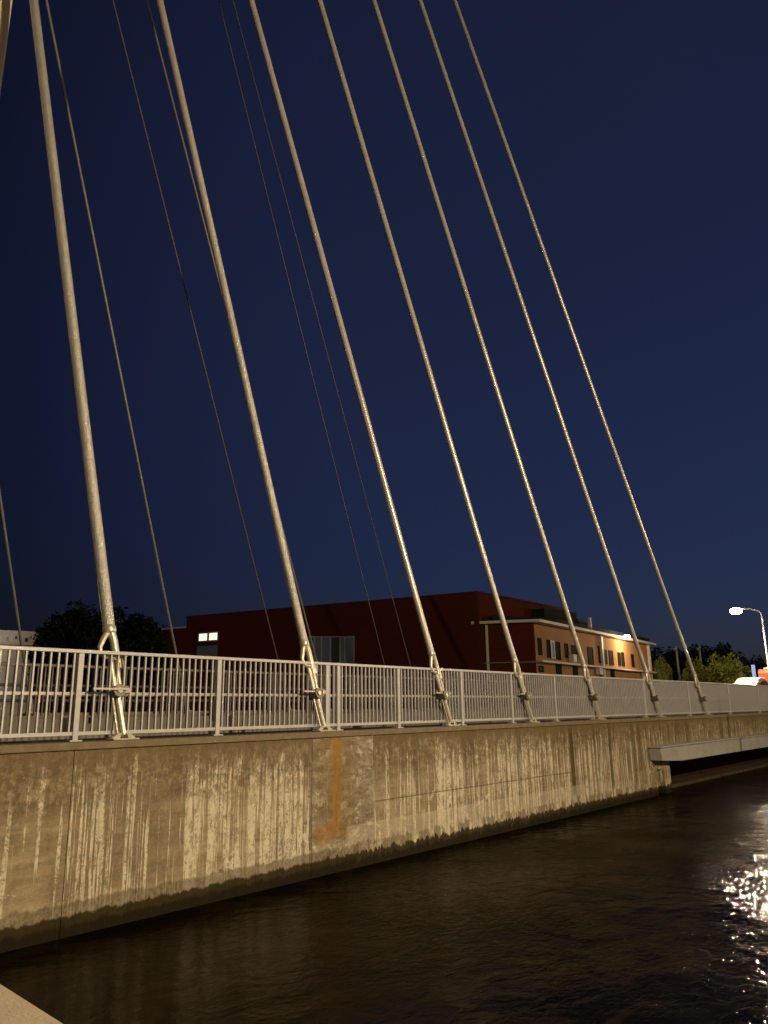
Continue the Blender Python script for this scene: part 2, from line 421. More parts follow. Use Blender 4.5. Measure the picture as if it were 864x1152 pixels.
MB().tube([(23.9, 9.75, .42), (23.9, 9.75, .5)], .055, 8).build('pipe_collar', MAT['fitting'], p)

# ------------------------------------------------------------------ near railing
RY = 9.12
def railing(root, y, x0, x1, posts, zb, zt, sp, mats, bw=.020, bd=.03, mids=()):
    MB().box(x0, y - .03, zt - .045, x1, y + .03, zt).build('top_rail', mats, root, bevel=.006)
    MB().box(x0, y - .02, zb, x1, y + .02, zb + .045).build('bottom_rail', mats, root, bevel=.004)
    for mz in mids:
        MB().box(x0, y + .018, mz - .018, x1, y + .045, mz + .018).build('mid_rail', mats, root)
    pm = None
    for px in posts:
        if pm is None:
            pm = MB().box(px - .035, y - .035, zb - .09, px + .035, y + .045, zt - .047).build('post', mats, root, bevel=.004)
            pf = MB().box(px - .08, y - .06, 2.362, px + .08, y + .07, 2.378).build('foot_plate', mats, pm)
            pm0 = pm; px0 = px
        else:
            c = copy_tree(pm0, root); c.location = (px - px0, 0, 0)
    xs = []
    x = x0 + .06
    while x < x1:
        if all(abs(x - px) > .05 for px in posts): xs.append(x)
        x += sp
    # the nearest hundred seen are parts of their own
    vis = sorted(xs, key=lambda q: (q < (y * .44), abs(q - y * .45)))[:99]
    b0 = MB().box(vis[0] - bw / 2, y - bd / 2, zb + .045, vis[0] + bw / 2, y + bd / 2, zt - .045).build('baluster', mats, root)
    vs = set(vis)
    for q in vis[1:]:
        c = b0.copy(); COL.objects.link(c); c.parent = root; c.location = (q - vis[0], 0, 0)
    m = MB()
    for q in xs:
        if q not in vs: m.box(q - bw / 2, y - bd / 2, zb + .045, q + bw / 2, y + bd / 2, zt - .045)
    tag(m.build('balusters', mats, root), kind='stuff')
posts = [1.0, 3.02, 5.04, 7.17, 9.39, 9.66, 11.25, 13.27, 15.2, 17.2, 19.2, 22.63, 26.3, 30.5, 34.4, 38.5, 43, 48, 54]
r1 = thing('guard_railing', 'grey galvanised railing of close upright bars along the top of the canal wall', 'railing', (2, RY, 2.36))
railing(r1, RY, -.5, 60, posts, 2.43, 3.455, .1, MAT['rail'], mids=(2.925,))
r2 = thing('guard_railing', 'dim brown inner railing seen through the front railing, between footway and road', 'railing', (2, 12.15, 2.36))
railing(r2, 12.15, 2, 70, [2 + 2.5 * i for i in range(27)], 2.62, 3.46, .12, MAT['inrail'], mids=(2.98,))
tag(r1, group='railings on the bridge edge'); tag(r2, group='railings on the bridge edge')
# far parapet
fp = thing('far_parapet', 'low dark parapet with pipe rails on the far side of the road', 'parapet', (5, 18.2, 2.2))
MB().box(-20, 18.0, 2.2, 140, 18.35, 2.72).build('parapet_base', MAT['kerb'], fp)
for zz in (3.0, 3.35): MB().tube([(-20, 18.17, zz), (140, 18.17, zz)], .035, 8).build('pipe_rail', MAT['inrail'], fp, smooth=True)
for i in range(26):
    px = 2 + 3 * i; MB().box(px - .03, 18.14, 2.72, px + .03, 18.2, 3.33).build('post', MAT['inrail'], fp)

# ------------------------------------------------------------------ mast
mast = thing('bridge_mast', 'tall pale painted bridge mast the stay cables run up to, at the top left corner', 'mast', (3.9, 13.4, 2.2))
MB().box(3.25, 12.8, 3.2, 4.645, 14.1, 62).build('mast_shaft', MAT['mast'], mast, bevel=.06)
MB().box(2.9, 12.45, 2.22, 5.05, 14.45, 3.2).build('mast_plinth', MAT['kerb'], mast, bevel=.04)
MX, MY = 4.3, 12.85
def mast_height(q, t, mx, my):
    n = ray(*q).cross(ray(*t)); return CAM.z - (n.x * mx + n.y * my) / n.z

# ------------------------------------------------------------------ near stay cables
CY = 8.965; BZ = 2.362
tops = [38, 180, 283, 360, 421, 473, 512]
bots = [(122, 700), (345, 735), (488, 745), (578, 740), (665, 775), (735, 780), (789, 782)]
rad = [.076, .066, .064, .062, .060, .058, .056]
clabel = ['thickest stay cable, leftmost of the front row, beside the leftmost tall railing post',
          'rough pale stay cable second from the left, anchored just left of the rust streak',
          'stay cable third from the left, anchored over plain concrete right of the rust streak',
          'fourth front stay cable from the left, crossing the left corner of the orange building',
          'stay cable fifth from the left, crossing the upper windows of the orange building',
          'stay cable sixth from the left, crossing the right end of the orange building',
          'thinnest front stay cable, rightmost, anchored beside the lit green trees']
for i, (tx, b) in enumerate(zip(tops, bots)):
    gz = mast_height(b, (tx, 0), MX, MY)
    P = Vector((MX, MY, gz))
    # anchor: plane (camera, image line) cut with y=CY, z=BZ
    n = ray(*b).cross(ray(tx, 0)); ax = -(n.y * CY + n.z * (BZ - CAM.z)) / n.x
    A = Vector((ax, CY, BZ)); L = (P - A).length; d = (P - A).normalized()
    u = Vector((1, 0, 0)); u = (u - d * u.dot(d)).normalized(); v = d.cross(u)
    root = thing('stay_cable', clabel[i], 'cable', A, 'front stay cables anchored along the wall top')
    r = rad[i]
    at = lambda s, a=0, c=0: A + d * s + u * a + v * c
    s0 = 1.42; fk = 1.0 if i == 0 else .78
    # a small sag
    N = 40; pts = []
    for j in range(N + 1):
        s = s0 + (L - s0) * j / N; f = j / N
        pts.append(at(s) - Vector((0, 0, 1)) * (4 * f * (1 - f) * .0008 * L) )
    MB().tube(pts, r, 20).build('cable_sheath', MAT['cablerough' if i < 2 else 'cable'], root, smooth=True)
    MB().tube([at(s0 - .05), at(s0 - .03), at(s0 + .03), at(s0 + .05)], [r * 1.02, r * 1.14, r * 1.14, r * 1.0], 18).build('collar', MAT['fitting'], root, smooth=True)
    # fork: bowed left arm, straight right arm
    MB().tube([at(s0 - .02, -.02), at(s0 - .12, -.10 * fk), at(s0 - .23, -.165 * fk), at(s0 - .31, -.17 * fk), at(s0 - .36, -.09 * fk), at(s0 - .37, .02)], [.042, .038, .032, .034, .032, .028], 10).build('fork_arm', MAT['fitting'], root, smooth=True)
    MB().tube([at(s0 - .03, .02), at(s0 - .16, .045), at(s0 - .36, .05), at(s0 - .42, .03)], [.058, .052, .048, .046], 10).build('fork_arm', MAT['fitting'], root, smooth=True)
    # twin rods, turnbuckle drum, lower rod
    MB().tube([at(s0 - .40, -.035), at(.62, -.03)], .036, 12).build('rod', MAT['fitting'], root, smooth=True)
    MB().tube([at(s0 - .40, .05), at(.62, .045)], .03, 12).build('rod', MAT['fitting'], root, smooth=True)
    kn = MB().tube([at(.60, -.02, -.10), at(.60, -.02, .10)], .085, 8).build('turnbuckle', MAT['pin'], root)
    MB().tube([at(.60, .055, -.06), at(.60, .12, -.06)], .055, 6).build('nut', MAT['fitting'], kn)
    MB().tube([at(.60, -.02, -.115), at(.60, -.02, .115)], .035, 8).build('bolt', MAT['fitting'], kn)
    MB().tube([at(.60, .0), at(.06, .02)], [.042, .036], 12).build('lower_rod', MAT['fitting'], root, smooth=True)
    MB().tube([at(.60, -.07), at(.08, -.06)], .014, 8).build('tie_rod', MAT['fitting'], root, smooth=True)
    MB().obox(at(1.07, .14, .03), u * .07, v * .05, d * .028).obox(at(1.0, .12, .03), u * .03, v * .03, d * .09).build('rail_clamp', MAT['fitting'], root, bevel=.006)
    MB().obox(A + Vector((-.20, .02, .62)), Vector((.24, 0, 0)), Vector((0, .012, 0)), Vector((0, 0, .012))).build('stay_bar', MAT['rail'], root)
    bp = MB().box(A.x - .17, CY - .08, BZ + .001, A.x + .19, CY + .10, BZ + .022).build('base_plate', MAT['fitting'], root, bevel=.004)
    for sx in (-.10, .12):
        g = MB(); g.prism([(A.x + sx - .05, CY - .02), (A.x + sx + .05, CY - .02), (A.x + sx + .05, CY + .02), (A.x + sx - .05, CY + .02)], BZ + .022, BZ + .085)
        for kk in range(4, 8): g.v[kk].x = A.x + (g.v[kk].x - A.x) * .55
        g.build('lug', MAT['fitting'], bp)

# far stay cables
far = [((22, 710), (-58, 165), .030, 'faint thin cable at the left edge, ending over the pale building'),
       ((198, 735), (52, 0), .032, 'thin back cable between the first and second front cables, ending left of the lit window'),
       ((312, 740), (127, 0), .018, 'faint back cable ending between the lit window and the second front cable'),
       ((355, 740), (165, 0), .030, 'bright thin back cable just right of the second front cable'),
       ((432, 746), (246, 0), .016, 'faint back cable right of the wide dark window, the left of that close pair'),
       ((461, 746), (262, 0), .016, 'faint back cable right of the wide dark window, the right of that close pair')]
for b, tp, r, lab in far:
    y = 17.8; n = ray(*b).cross(ray(*tp)); zb = 2.72
    ax = -(n.y * y + n.z * (zb - CAM.z)) / n.x
    A = Vector((ax, y, zb)); P = Vector((MX - .2, MY + 1.0, mast_height(b, tp, MX - .2, MY + 1.0)))
    root = thing('back_stay_cable', lab, 'cable', A, 'thin back stay cables on the far side of the bridge')
    d = (P - A).normalized()
    MB().tube([A + d * .4, A + (P - A) * .5 , P], r, 10).build('cable_strand', MAT['thin'] if r > .025 else MAT['thindark'], root, smooth=True)
    MB().tube([A, A + d * .45], r * 2, 10).build('socket', MAT['fitting'], root, smooth=True)
    MB().box(A.x - .12, y - .08, 2.72, A.x + .12, y + .08, 2.74).build('base_plate', MAT['fitting'], root)

# ------------------------------------------------------------------ buildings
class Face:
    """vertical wall plane through two ground points; turns picture rectangles into real rectangles on it"""
    def __init__(s, P, Q):
        s.P = Vector((P[0], P[1], 0)); s.t = (Vector((Q[0], Q[1], 0)) - s.P); s.L = s.t.length; s.t.normalize()
        s.n = Vector((s.t.y, -s.t.x, 0))
        if s.n.dot(CAM - s.P) < 0: s.n = -s.n
    def hit(s, u, v):
        d = ray(u, v); k = (s.P - CAM).dot(s.n) / d.dot(s.n); p = CAM + d * k
        return (p - s.P).dot(s.t), p.z
    def slab(s, s0, s1, z0, z1, o0, o1):
        m = MB(); c = s.P + s.t * (s0 + s1) / 2 + s.n * (o0 + o1) / 2 + Vector((0, 0, (z0 + z1) / 2))
        return m.obox(c, s.t * (s1 - s0) / 2, s.n * (o1 - o0) / 2, Vector((0, 0, (z1 - z0) / 2)))
    def win(s, root, u0, v0, u1, v1, pane, frame, mull=1, name='window', fw=.05, out=.03):
        a = s.hit((u0), (v0 + v1) / 2)[0]; b = s.hit(u1, (v0 + v1) / 2)[0]
        a, b = min(a, b), max(a, b); uc = (u0 + u1) / 2
        z1 = s.hit(uc, v0)[1]; z0 = s.hit(uc, v1)[1]
        f = s.slab(a, b, z1 - fw, z1, 0.002, out + .03)
        for g in (s.slab(a, b, z0, z0 + fw, .002, out + .05), s.slab(a, a + fw, z0 + fw, z1 - fw, .002, out + .03), s.slab(b - fw, b, z0 + fw, z1 - fw, .002, out + .03)):
            n = len(f.v); f.v += g.v; f.f += [tuple(n + i for i in q) for q in g.f]
        for k in range(1, mull):
            c = a + (b - a) * k / mull; g = s.slab(c - fw * .9, c + fw * .9, z0 + fw, z1 - fw, .002, out + .02)
            n = len(f.v); f.v += g.v; f.f += [tuple(n + i for i in q) for q in g.f]
        fo = f.build(name, frame, root)
        s.slab(a + fw, b - fw, z0 + fw, z1 - fw, .003, out).build('pane', pane, fo)
        return fo
def p2(p): return (p.x, p.y)
# big dark brick block
H1 = 11.0
A_ = on_z(210, 695, H1); B_ = on_z(537, 667, H1); C_ = on_z(640, 687, H1)
back = (B_ - A_)
D_ = C_ + (A_ - B_) * 1.0
bb = thing('brick_block', 'large dark red flat-roofed brick building with a lit window behind the cables', 'building', (B_.x, B_.y, 2.2))
MB().prism([p2(A_), p2(B_), p2(C_), p2(D_)], 2.2, H1).build('wall', MAT['darkbrick'], bb)
ctr = (A_ + B_ + C_ + D_) / 4
def grow(p, k=1.005): return (ctr.x + (p.x - ctr.x) * k, ctr.y + (p.y - ctr.y) * k)
MB().prism([grow(A_), grow(B_), grow(C_), grow(D_)], H1 + .002, H1 + .14).build('roof_edge', MAT['darkbrick'], bb)
fl = Face(A_, B_)
fl.win(bb, 223, 711, 246, 722, MAT['litglass'], MAT['darkpole'], 2, fw=.12)
fl.win(bb, 222, 726.5, 245, 738.5, MAT['dimglass'], MAT['darkpole'], 4, fw=.08)
for ua, ub, g in ((346, 354, 'glass'), (354, 362, 'dimglass'), (362, 372, 'dimglass'), (372, 383, 'glass'), (383, 388, 'dimglass'), (388, 399, 'dimglass')):
    fl.win(bb, ua, 716, ub, 748, MAT[g], MAT['frame'], 1, fw=.07)
# lower wing at left
W0 = on_z(168, 706.5, H1 - 1.0); W1 = A_ + (A_ - B_).normalized() * .0
lw = thing('brick_wing', 'lower dark brick wing at the left end of the large brick building', 'building', (A_.x, A_.y, 2.2))
dirw = (A_ - B_).normalized(); Wb = A_ + dirw * 12; off = (C_ - B_).normalized() * 14
MB().prism([p2(A_ + dirw * .01), p2(Wb), p2(Wb + off), p2(A_ + dirw * .01 + off)], 2.2, H1 - .9).build('wall', MAT['darkbrick'], lw)
MB().prism([p2(A_ + dirw * .01), p2(Wb), p2(Wb + off), p2(A_ + dirw * .01 + off)], H1 - .898, H1 - .78).build('roof_edge', MAT['trim'], lw)

# orange two-storey building
H2 = 8.9
O1 = on_z(538, 700, H2); O2 = on_z(600, 698, H2); O3 = on_z(731, 724, H2); O4 = O3 + (O1 - O2)
ob = thing('orange_building', 'two-storey orange brick building with pale eaves, tall dark windows and a lamp under the eaves', 'building', (O2.x, O2.y, 2.2))
MB().prism([p2(O1), p2(O2), p2(O3), p2(O4)], 2.2, H2 - .25).build('wall', MAT['orange'], ob)
Face(O1, O2).slab(.0, (O2 - O1).length + .02, 2.2, H2 - .26, .002, .12).build('side_wall_shade', MAT['darkbrick'], ob)  # dark brick slab over this face puts its shade into the colour
c2 = (O1 + O2 + O3 + O4) / 4
def g2(p, e=.45):
    return p
ft = Face(O2, O3); fs = Face(O1, O2)
e = .5
E1 = O1 + fs.n * e - fs.t * e; E2 = O2 + fs.n * e + ft.n * e; E3 = O3 + ft.n * e + ft.t * e; E4 = O4 + ft.t * e
MB().prism([p2(E1), p2(E2), p2(E3), p2(E4)], H2 - .18, H2 + .02).build('eaves', MAT['trim'], ob)
MB().prism([p2(E1 * .4 + E4 * .6), p2(O1 * .75 + O2 * .25), p2(O2 * .85 + O3 * .15), p2(O3), p2(O4)], H2 + .022, H2 + .5).build('roof', MAT['roofdark'], ob)
# downpipes and corner posts
for (u, F) in ((541.5, fs), (548.5, fs), (600 - 0, None)):
    if F is None: continue
    s_ = F.hit(u, 730)[0]
    F.slab(s_ - .09, s_ + .09, 2.2, H2 - .25, .12, .28).build('downpipe', MAT['trim'], ob)
for u in (676, 729):
    s_ = ft.hit(u, 740)[0]
    ft.slab(s_ - .16, s_ + .16, 2.2, H2 - .25, .02, .25).build('pilaster', MAT['trim'], ob)
# first-floor ledge
s_a = ft.hit(603, 742)[0]; zl = ft.hit(665, 750)[1]
ft.slab(s_a, ft.L - .2, zl - .07, zl + .07, .005, .5).build('balcony_ledge', MAT['trim'], ob)
s_c = ft.hit(722, 762)[0]
ft.slab(s_c - .35, s_c + .35, 2.2, zl - .07, .1, .45).build('ledge_post', MAT['trim'], ob)
fs.slab(-.1, fs.L + .2, zl - .1, zl - .04, .3, .36).build('cable_line', MAT['darkpole'], ob)
for (u0, v0, u1, v1) in ((605, 718, 609, 737), (615, 720, 619, 740), (624, 722, 630, 742), (635, 724, 639, 740), (643, 726, 649, 745),
                         (661, 728, 667, 748), (673, 727, 676, 746), (678.5, 731, 682.5, 747), (685, 732, 689.5, 748), (695, 734, 698, 749), (699, 734, 702, 749.5), (710, 736, 713, 750)):
    ft.win(ob, u0, v0, u1, v1, MAT['door'], MAT['door'], 1, fw=.08)
ft.win(ob, 619.3, 721, 623.7, 741, MAT['dimglass'], MAT['trim'], 1, fw=.08)
ft.win(ob, 606, 749, 611, 756, MAT['glass'], MAT['door'], 1, fw=.08)
for (u0, u1, v0) in ((625, 631, 745), (644, 649, 747), (673.5, 677.5, 751), (686, 690, 753)):
    s0 = ft.hit(u0, 750)[0]; s1 = ft.hit(u1, 750)[0]; z1 = ft.hit((u0 + u1) / 2, v0)[1]
    dd = ft.slab(s0, s1, 2.2, z1, .003, .07).build('door', MAT['door'], ob)
    ft.slab(s1 - .14, s1 - .08, 3.2, 3.32, .071, .12).build('handle', MAT['trim'], dd)
# air-conditioning units on the ledge / wall
for (u, v) in ((640.5, 741), (671, 755)):
    s_, zz = ft.hit(u, v)
    ac = ft.slab(s_ - .35, s_ + .35, zz - .3, zz + .3, .06 if v > 745 else .1, .45 if v > 745 else .5).build('air_conditioner', MAT['trim'], ob)
# roof plant
q1 = at_dist(655, 707, 68)
rp = ob
zz0 = H2 + .5
for (ua, ub, vt, dist, hh) in ((612, 648, 684, 64, 0), (650, 666, 696, 68, 0)):
    a = at_dist(ua, vt, dist); b = at_dist(ub, vt + (3 if ua == 612 else 1), dist + 4)
    t_ = (b - a).normalized(); nn = Vector((-t_.y, t_.x, 0))
    a0, b0 = Vector((a.x, a.y, 0)), Vector((b.x, b.y, 0))
    MB().prism([p2(a0), p2(b0), p2(b0 + nn * 3), p2(a0 + nn * 3)], zz0 + .002, max(a.z, zz0 + .5)).build('roof_box', MAT['roofdark'], ob)
a = at_dist(663, 695, 66)
MB().box(a.x - .12, a.y - .12, a.z - .8, a.x + .12, a.y + .12, a.z).build('chimney', MAT['trim'], ob)
MB().box(a.x + .02, a.y - .06, zz0 - .5, a.x + .12, a.y + .06, a.z - .8).build('flue', MAT['trim'], ob)
# wall lamp
s_l, z_l = ft.hit(696, 717)
lp = ft.P + ft.t * s_l + ft.n * .75 + Vector((0, 0, z_l))
wl = thing('wall_lamp', 'bright lamp glowing under the eaves of the orange building', 'lamp', lp)
ft.slab(s_l - .06, s_l + .06, z_l + .02, z_l + .12, .01, .7).build('bracket', MAT['darkpole'], wl)
MB().blob(lp, .38, .30, .20).build('lens', MAT['wallglow'], wl, smooth=True)
MB().obox(lp + Vector((0, 0, .16)), ft.t * .25, ft.n * .16, Vector((0, 0, .03))).build('hood', MAT['darkpole'], wl)

# pale building far left
Hp = 9.2
a = on_z(-60, 706, Hp); b = on_z(41, 710.5, Hp)
pb = thing('pale_building', 'low pale building with small windows beyond the railing at the left edge', 'building', (b.x, b.y, 2.2))
dn = Vector((.3, 1, 0)).normalized() * 12
MB().prism([p2(a), p2(b), p2(b + dn), p2(a + dn)], 2.2, Hp - .5).build('wall', MAT['pale'], pb)
MB().prism([p2(a), p2(b + (b - a).normalized() * .3), p2(b + dn), p2(a + dn)], Hp - .498, Hp).build('roof', MAT['pale'], pb)
fpb = Face(a, b)
for (u0, v0, u1, v1) in ((6.5, 715, 9.5, 722), (15, 714, 21, 721), (26, 716, 33, 724), (-8, 715, -3, 722)): fpb.win(pb, u0, v0, u1, v1, MAT['glass'], MAT['trim'], 1, fw=.12)
zz = fpb.hit(10, 724)[1]; fpb.slab(0, fpb.L, zz - .12, zz + .12, .005, .5).build('balcony_ledge', MAT['trim'], pb)

# ------------------------------------------------------------------ trees
def crown_mesh(name, mat, rx, rz, nclump, nleaf, ls, seed, squash=.8):
    rnd = random.Random(seed); V = []; F = []
    for c in range(nclump):
        a = rnd.uniform(0, 2 * math.pi); e = rnd.uniform(-.55, 1); rr = rnd.uniform(.35, .95) ** .6
        cx = rx * rr * math.cos(a) * math.sqrt(max(0, 1 - e * e * .8)); cy = rx * rr * math.sin(a) * math.sqrt(max(0, 1 - e * e * .8)); cz = rz * e * rr
        cr = rx * rnd.uniform(.16, .38)
        for k in range(nleaf):
            d = Vector((rnd.gauss(0, 1), rnd.gauss(0, 1), rnd.gauss(0, .8))).normalized() * cr * rnd.uniform(.6, 1.05)
            p = Vector((cx, cy, cz)) + d
            s = ls * rnd.uniform(.6, 1.5); u = Vector((rnd.gauss(0, 1), rnd.gauss(0, 1), rnd.gauss(0, .6))).normalized() * s
            w = u.cross(Vector((rnd.gauss(0, 1), rnd.gauss(0, 1), rnd.gauss(0, 1)))).normalized() * s * .6
            n = len(V); V += [tuple(p - u), tuple(p + w), tuple(p + u), tuple(p - w)]; F.append((n, n + 1, n + 2, n + 3))
    me = bpy.data.meshes.new(name); me.from_pydata(V, [], F); me.materials.append(mat); return me
def tree_proto(leafmat, h, rx, rz, seed, nclump=46, nleaf=110, ls=.16, label='', name='broadleaf_tree', group=None):
    root = thing(name, label, 'tree', (0, 0, 0), group); rnd = random.Random(seed)
    m = MB(); zc = h - rz
    m.tube([(0, 0, -.2), (.05, 0, zc * .5), (.0, .1, zc)], [.28, .2, .14], 8)
    for k in range(6):
        a = k * 1.05 + rnd.random(); m.tube([(0, 0, zc * .6 + k * .15), (math.cos(a) * rx * .4, math.sin(a) * rx * .4, zc), (math.cos(a) * rx * .7, math.sin(a) * rx * .7, zc + rz * .4)], [.1, .06, .03], 6)
    m.build('trunk', MAT['bark'], root)
    o = link('crown', crown_mesh('crown', leafmat, rx, rz, nclump, nleaf, ls, seed), root); o.location = (0, 0, zc)
    return root
protos = [tree_proto(MAT['leafdark'], 8, 3.3, 3.2, 11, label='x'), tree_proto(MAT['leafdark'], 8, 3.0, 3.6, 12, label='x'), tree_proto(MAT['leafgreen'], 5, 2.3, 1.9, 13, 40, 120, .12, label='x')]
used = set()
def place_tree(pi, u, v_top, dist, sc_w, label, group):
    """crown top at picture height v_top"""
    p = at_dist(u, v_top, dist); base = 2.2; h = p.z - base
    t_ = protos[pi] if pi not in used else copy_tree(protos[pi]); used.add(pi)
    H0 = (8, 8, 5)[pi]
    t_.location = (p.x, p.y, base); k = h / H0
    t_.scale = (k * sc_w, k * sc_w, k); t_.rotation_euler = (0, 0, random.uniform(0, 6.28))
    t_['label'] = label; t_['group'] = group
G1 = 'dark trees left of the brick building'
place_tree(0, 73, 688, 58, .62, 'dark broad tree left of the thickest cable, nearest the pale building', G1)
place_tree(1, 88, 684, 56, .85, 'dark rounded tree directly behind the thickest cable', G1)
place_tree(0, 135, 682, 52, .95, 'tallest dark tree just right of the thickest cable', G1)
place_tree(1, 160, 697, 57, .75, 'smaller dark tree touching the brick wing', G1)
G2 = 'dark trees beyond the orange building'
darks = [(742, 727, 100, 'dark tree nearest the end of the orange building'), (768, 728, 104, 'dark tree behind the left slim pole'),
         (790, 724, 108, 'dark tree behind the right slim pole'), (812, 727, 104, 'tall dark tree above the lit rounded green tree'), (832, 738, 110, 'dark tree below the glowing street lamp'),
         (850, 744, 116, 'dark tree at the right, beside the blue sign'), (872, 748, 118, 'dark tree half out of the picture at the right edge'), (726, 735, 112, 'dark tree peeping out behind the orange building')]
for i, (u, v, dd, lab) in enumerate(darks): place_tree(i % 2, u, v, dd, 1.05, lab, G2)
G3 = 'lamp-lit green trees beyond the railing'
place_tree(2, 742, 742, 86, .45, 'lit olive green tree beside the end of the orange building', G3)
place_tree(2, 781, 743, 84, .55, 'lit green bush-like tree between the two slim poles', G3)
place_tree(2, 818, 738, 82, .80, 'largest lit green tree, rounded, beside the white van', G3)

# ------------------------------------------------------------------ street lamps and poles
def lamp_post(base, head, label, power, col, size=.18, glow='lampglow', group='street lamps', rad=.09, light=True, spot=False, aim=None, soft=.15):
    """curved-arm street lamp; base and head are real positions"""
    b = Vector(base); h = Vector(head)
    r_ = thing('street_lamp', label, 'street lamp', b, group)
    hd = Vector((h.x - b.x, h.y - b.y, 0)); dirh = hd.normalized(); L = hd.length
    ztop = h.z + .12
    MB().tube([b, b + Vector((0, 0, (ztop - b.z) * .5)), Vector((b.x, b.y, ztop - .5))], [rad, rad * .8, rad * .6], 10).build('pole', MAT['pole'], r_, smooth=True)
    pts = [Vector((b.x, b.y, ztop - .5)), Vector((b.x, b.y, ztop - .15)) + dirh * .08, Vector((b.x, b.y, ztop + .02)) + dirh * .35,
           Vector((b.x, b.y, ztop + .12)) + dirh * L * .5, Vector((h.x, h.y, ztop + .06)) - dirh * .3]
    MB().tube(pts, rad * .5, 8).build('arm', MAT['pole'], r_, smooth=True)
    side = Vector((-dirh.y, dirh.x, 0))
    hh = MB(); hh.obox(h + Vector((0, 0, .11)), dirh * .42, side * .16, Vector((0, 0, .05))); hh.build('lamp_head', MAT['pole'], r_, bevel=.03)
    MB().blob(h, size * 1.5, size, size * .55, 12, 6).build('lens', MAT[glow], r_, smooth=True)
    MB().tube([b, b + Vector((0, 0, .35))], rad * 1.7, 10).build('pole_base', MAT['pole'], r_)
    if light:
        ld = bpy.data.lights.new('lamp_light', 'SPOT' if spot else 'POINT'); ld.energy = power; ld.color = col; ld.shadow_soft_size = soft
        if spot: ld.spot_size = math.radians(spot); ld.spot_blend = .35
        lo = bpy.data.objects.new('lamp_light', ld); COL.objects.link(lo); lo.parent = r_; lo.location = h - b + Vector((0, 0, -.28))
        if aim: lo.rotation_euler = (h - Vector(aim)).to_track_quat('Z', 'Y').to_euler()
    return r_
WARM = (1.0, .772, .485)
# visible lamp at right
hd = at_dist(828, 687.5, 62); pb_ = at_dist(866, 760, 64)
lamp_post((pb_.x, pb_.y, 2.2), hd, 'lit curved-arm street lamp at the right edge above the trees', 2300, (1.0, .86, .6), .42, spot=150)
# unseen lamps: assumed on bank and road, others added for glitter and pale building
lamp_post((6.5, -11.0, QZ), (6.8, -8.8, 9.6), 'assumed unseen street lamp on the near bank behind the camera', 8800, WARM, .2, 'lampglow2')  # assumed lamp out of view; main light on the wall and cables
lamp_post((30.0, -11.0, QZ), (30.0, -8.8, 9.6), 'assumed unseen street lamp on the near bank further along the canal', 3300, WARM, .2, 'lampglow2')  # assumed lamp out of view; carries the wall light further along
lamp_post((52.8, 11.6, 2.3), (50.6, 11.15, 10.2), 'assumed unseen lamp on the bridge just beyond the right edge of the picture, aimed at the water for glitter', 38000, (1.0, .84, .68), .3, 'lampglow', spot=18, aim=(12, 1.9, .3), soft=.3)  # assumed lamp; its overstrong narrow beam is added to make the water glitter
lamp_post((29.5, 4.2, QZ), (28.2, 5.75, 9.0), 'added unseen lamp on the quay spur past the right edge, aimed at the water', 3600, (1.0, .84, .68), .18, 'lampglow', spot=50, aim=(10, 1.8, .3), soft=.14)  # added lamp; its narrow beam draws the glitter towards the near water
lamp_post((98, 20.8, 2.2), (96, 21.2, 11.0), 'added unseen lamp far beyond the right edge, aimed at the water for glitter', 22000, (1.0, .84, .68), .3, 'lampglow', spot=14, aim=(24, 4, .3), soft=.35)  # added lamp; its narrow beam fills the far end of the glitter
lamp_post((73, 12.6, 2.25), (72, 14.5, 10.5), 'assumed unseen street lamp lighting the front of the orange building, beyond the right edge', 1500, (1.0, .78, .5), .2)  # assumed lamp out of view; fills in light on the orange front

pl = at_dist(-70, 760, 60)
lamp_post((pl.x, pl.y, 2.2), (pl.x + 1, pl.y + 1.5, 9.5), 'added unseen lamp lighting the pale building, beyond the left edge of the picture', 420, (1.0, .84, .66), .2)  # added out of view to brighten the pale building
ld = bpy.data.lights.new('wall_lamp_light', 'POINT'); ld.energy = 520; ld.color = (1, .74, .42); ld.shadow_soft_size = .12
lo = bpy.data.objects.new('wall_lamp_light', ld); COL.objects.link(lo); lo.parent = wl; lo.location = ft.n * .9 + Vector((0, 0, -.35))

for (u, vt, dist, lab) in ((760.5, 727, 88, 'slim dark pole left of the rightmost front cable'), (786.5, 727, 92, 'slim dark pole right of the rightmost front cable')):
    p = at_dist(u, vt, dist)
    r_ = thing('slim_pole', lab, 'pole', (p.x, p.y, 2.2), 'slim poles among the lit trees')
    MB().tube([(p.x, p.y, 2.2), (p.x, p.y, p.z)], [.16, .11], 8).build('shaft', MAT['darkpole'], r_, smooth=True)
    MB().box(p.x - .5, p.y - .12, p.z - .45, p.x - .11, p.y + .12, p.z - .2).build('bracket', MAT['darkpole'], r_)
# blue lit sign
p = at_dist(847, 748, 80); r_ = thing('lit_sign', 'narrow glowing blue sign pillar between the dark trees and the orange truck', 'sign', (p.x, p.y, 2.2))
MB().box(p.x - .13, p.y - .13, 2.6, p.x + .13, p.y + .13, p.z).build('light_box', MAT['blueglow'], r_)
MB().box(p.x - .3, p.y - .3, 2.2, p.x + .3, p.y + .3, 2.598).build('sign_base', MAT['darkpole'], r_)

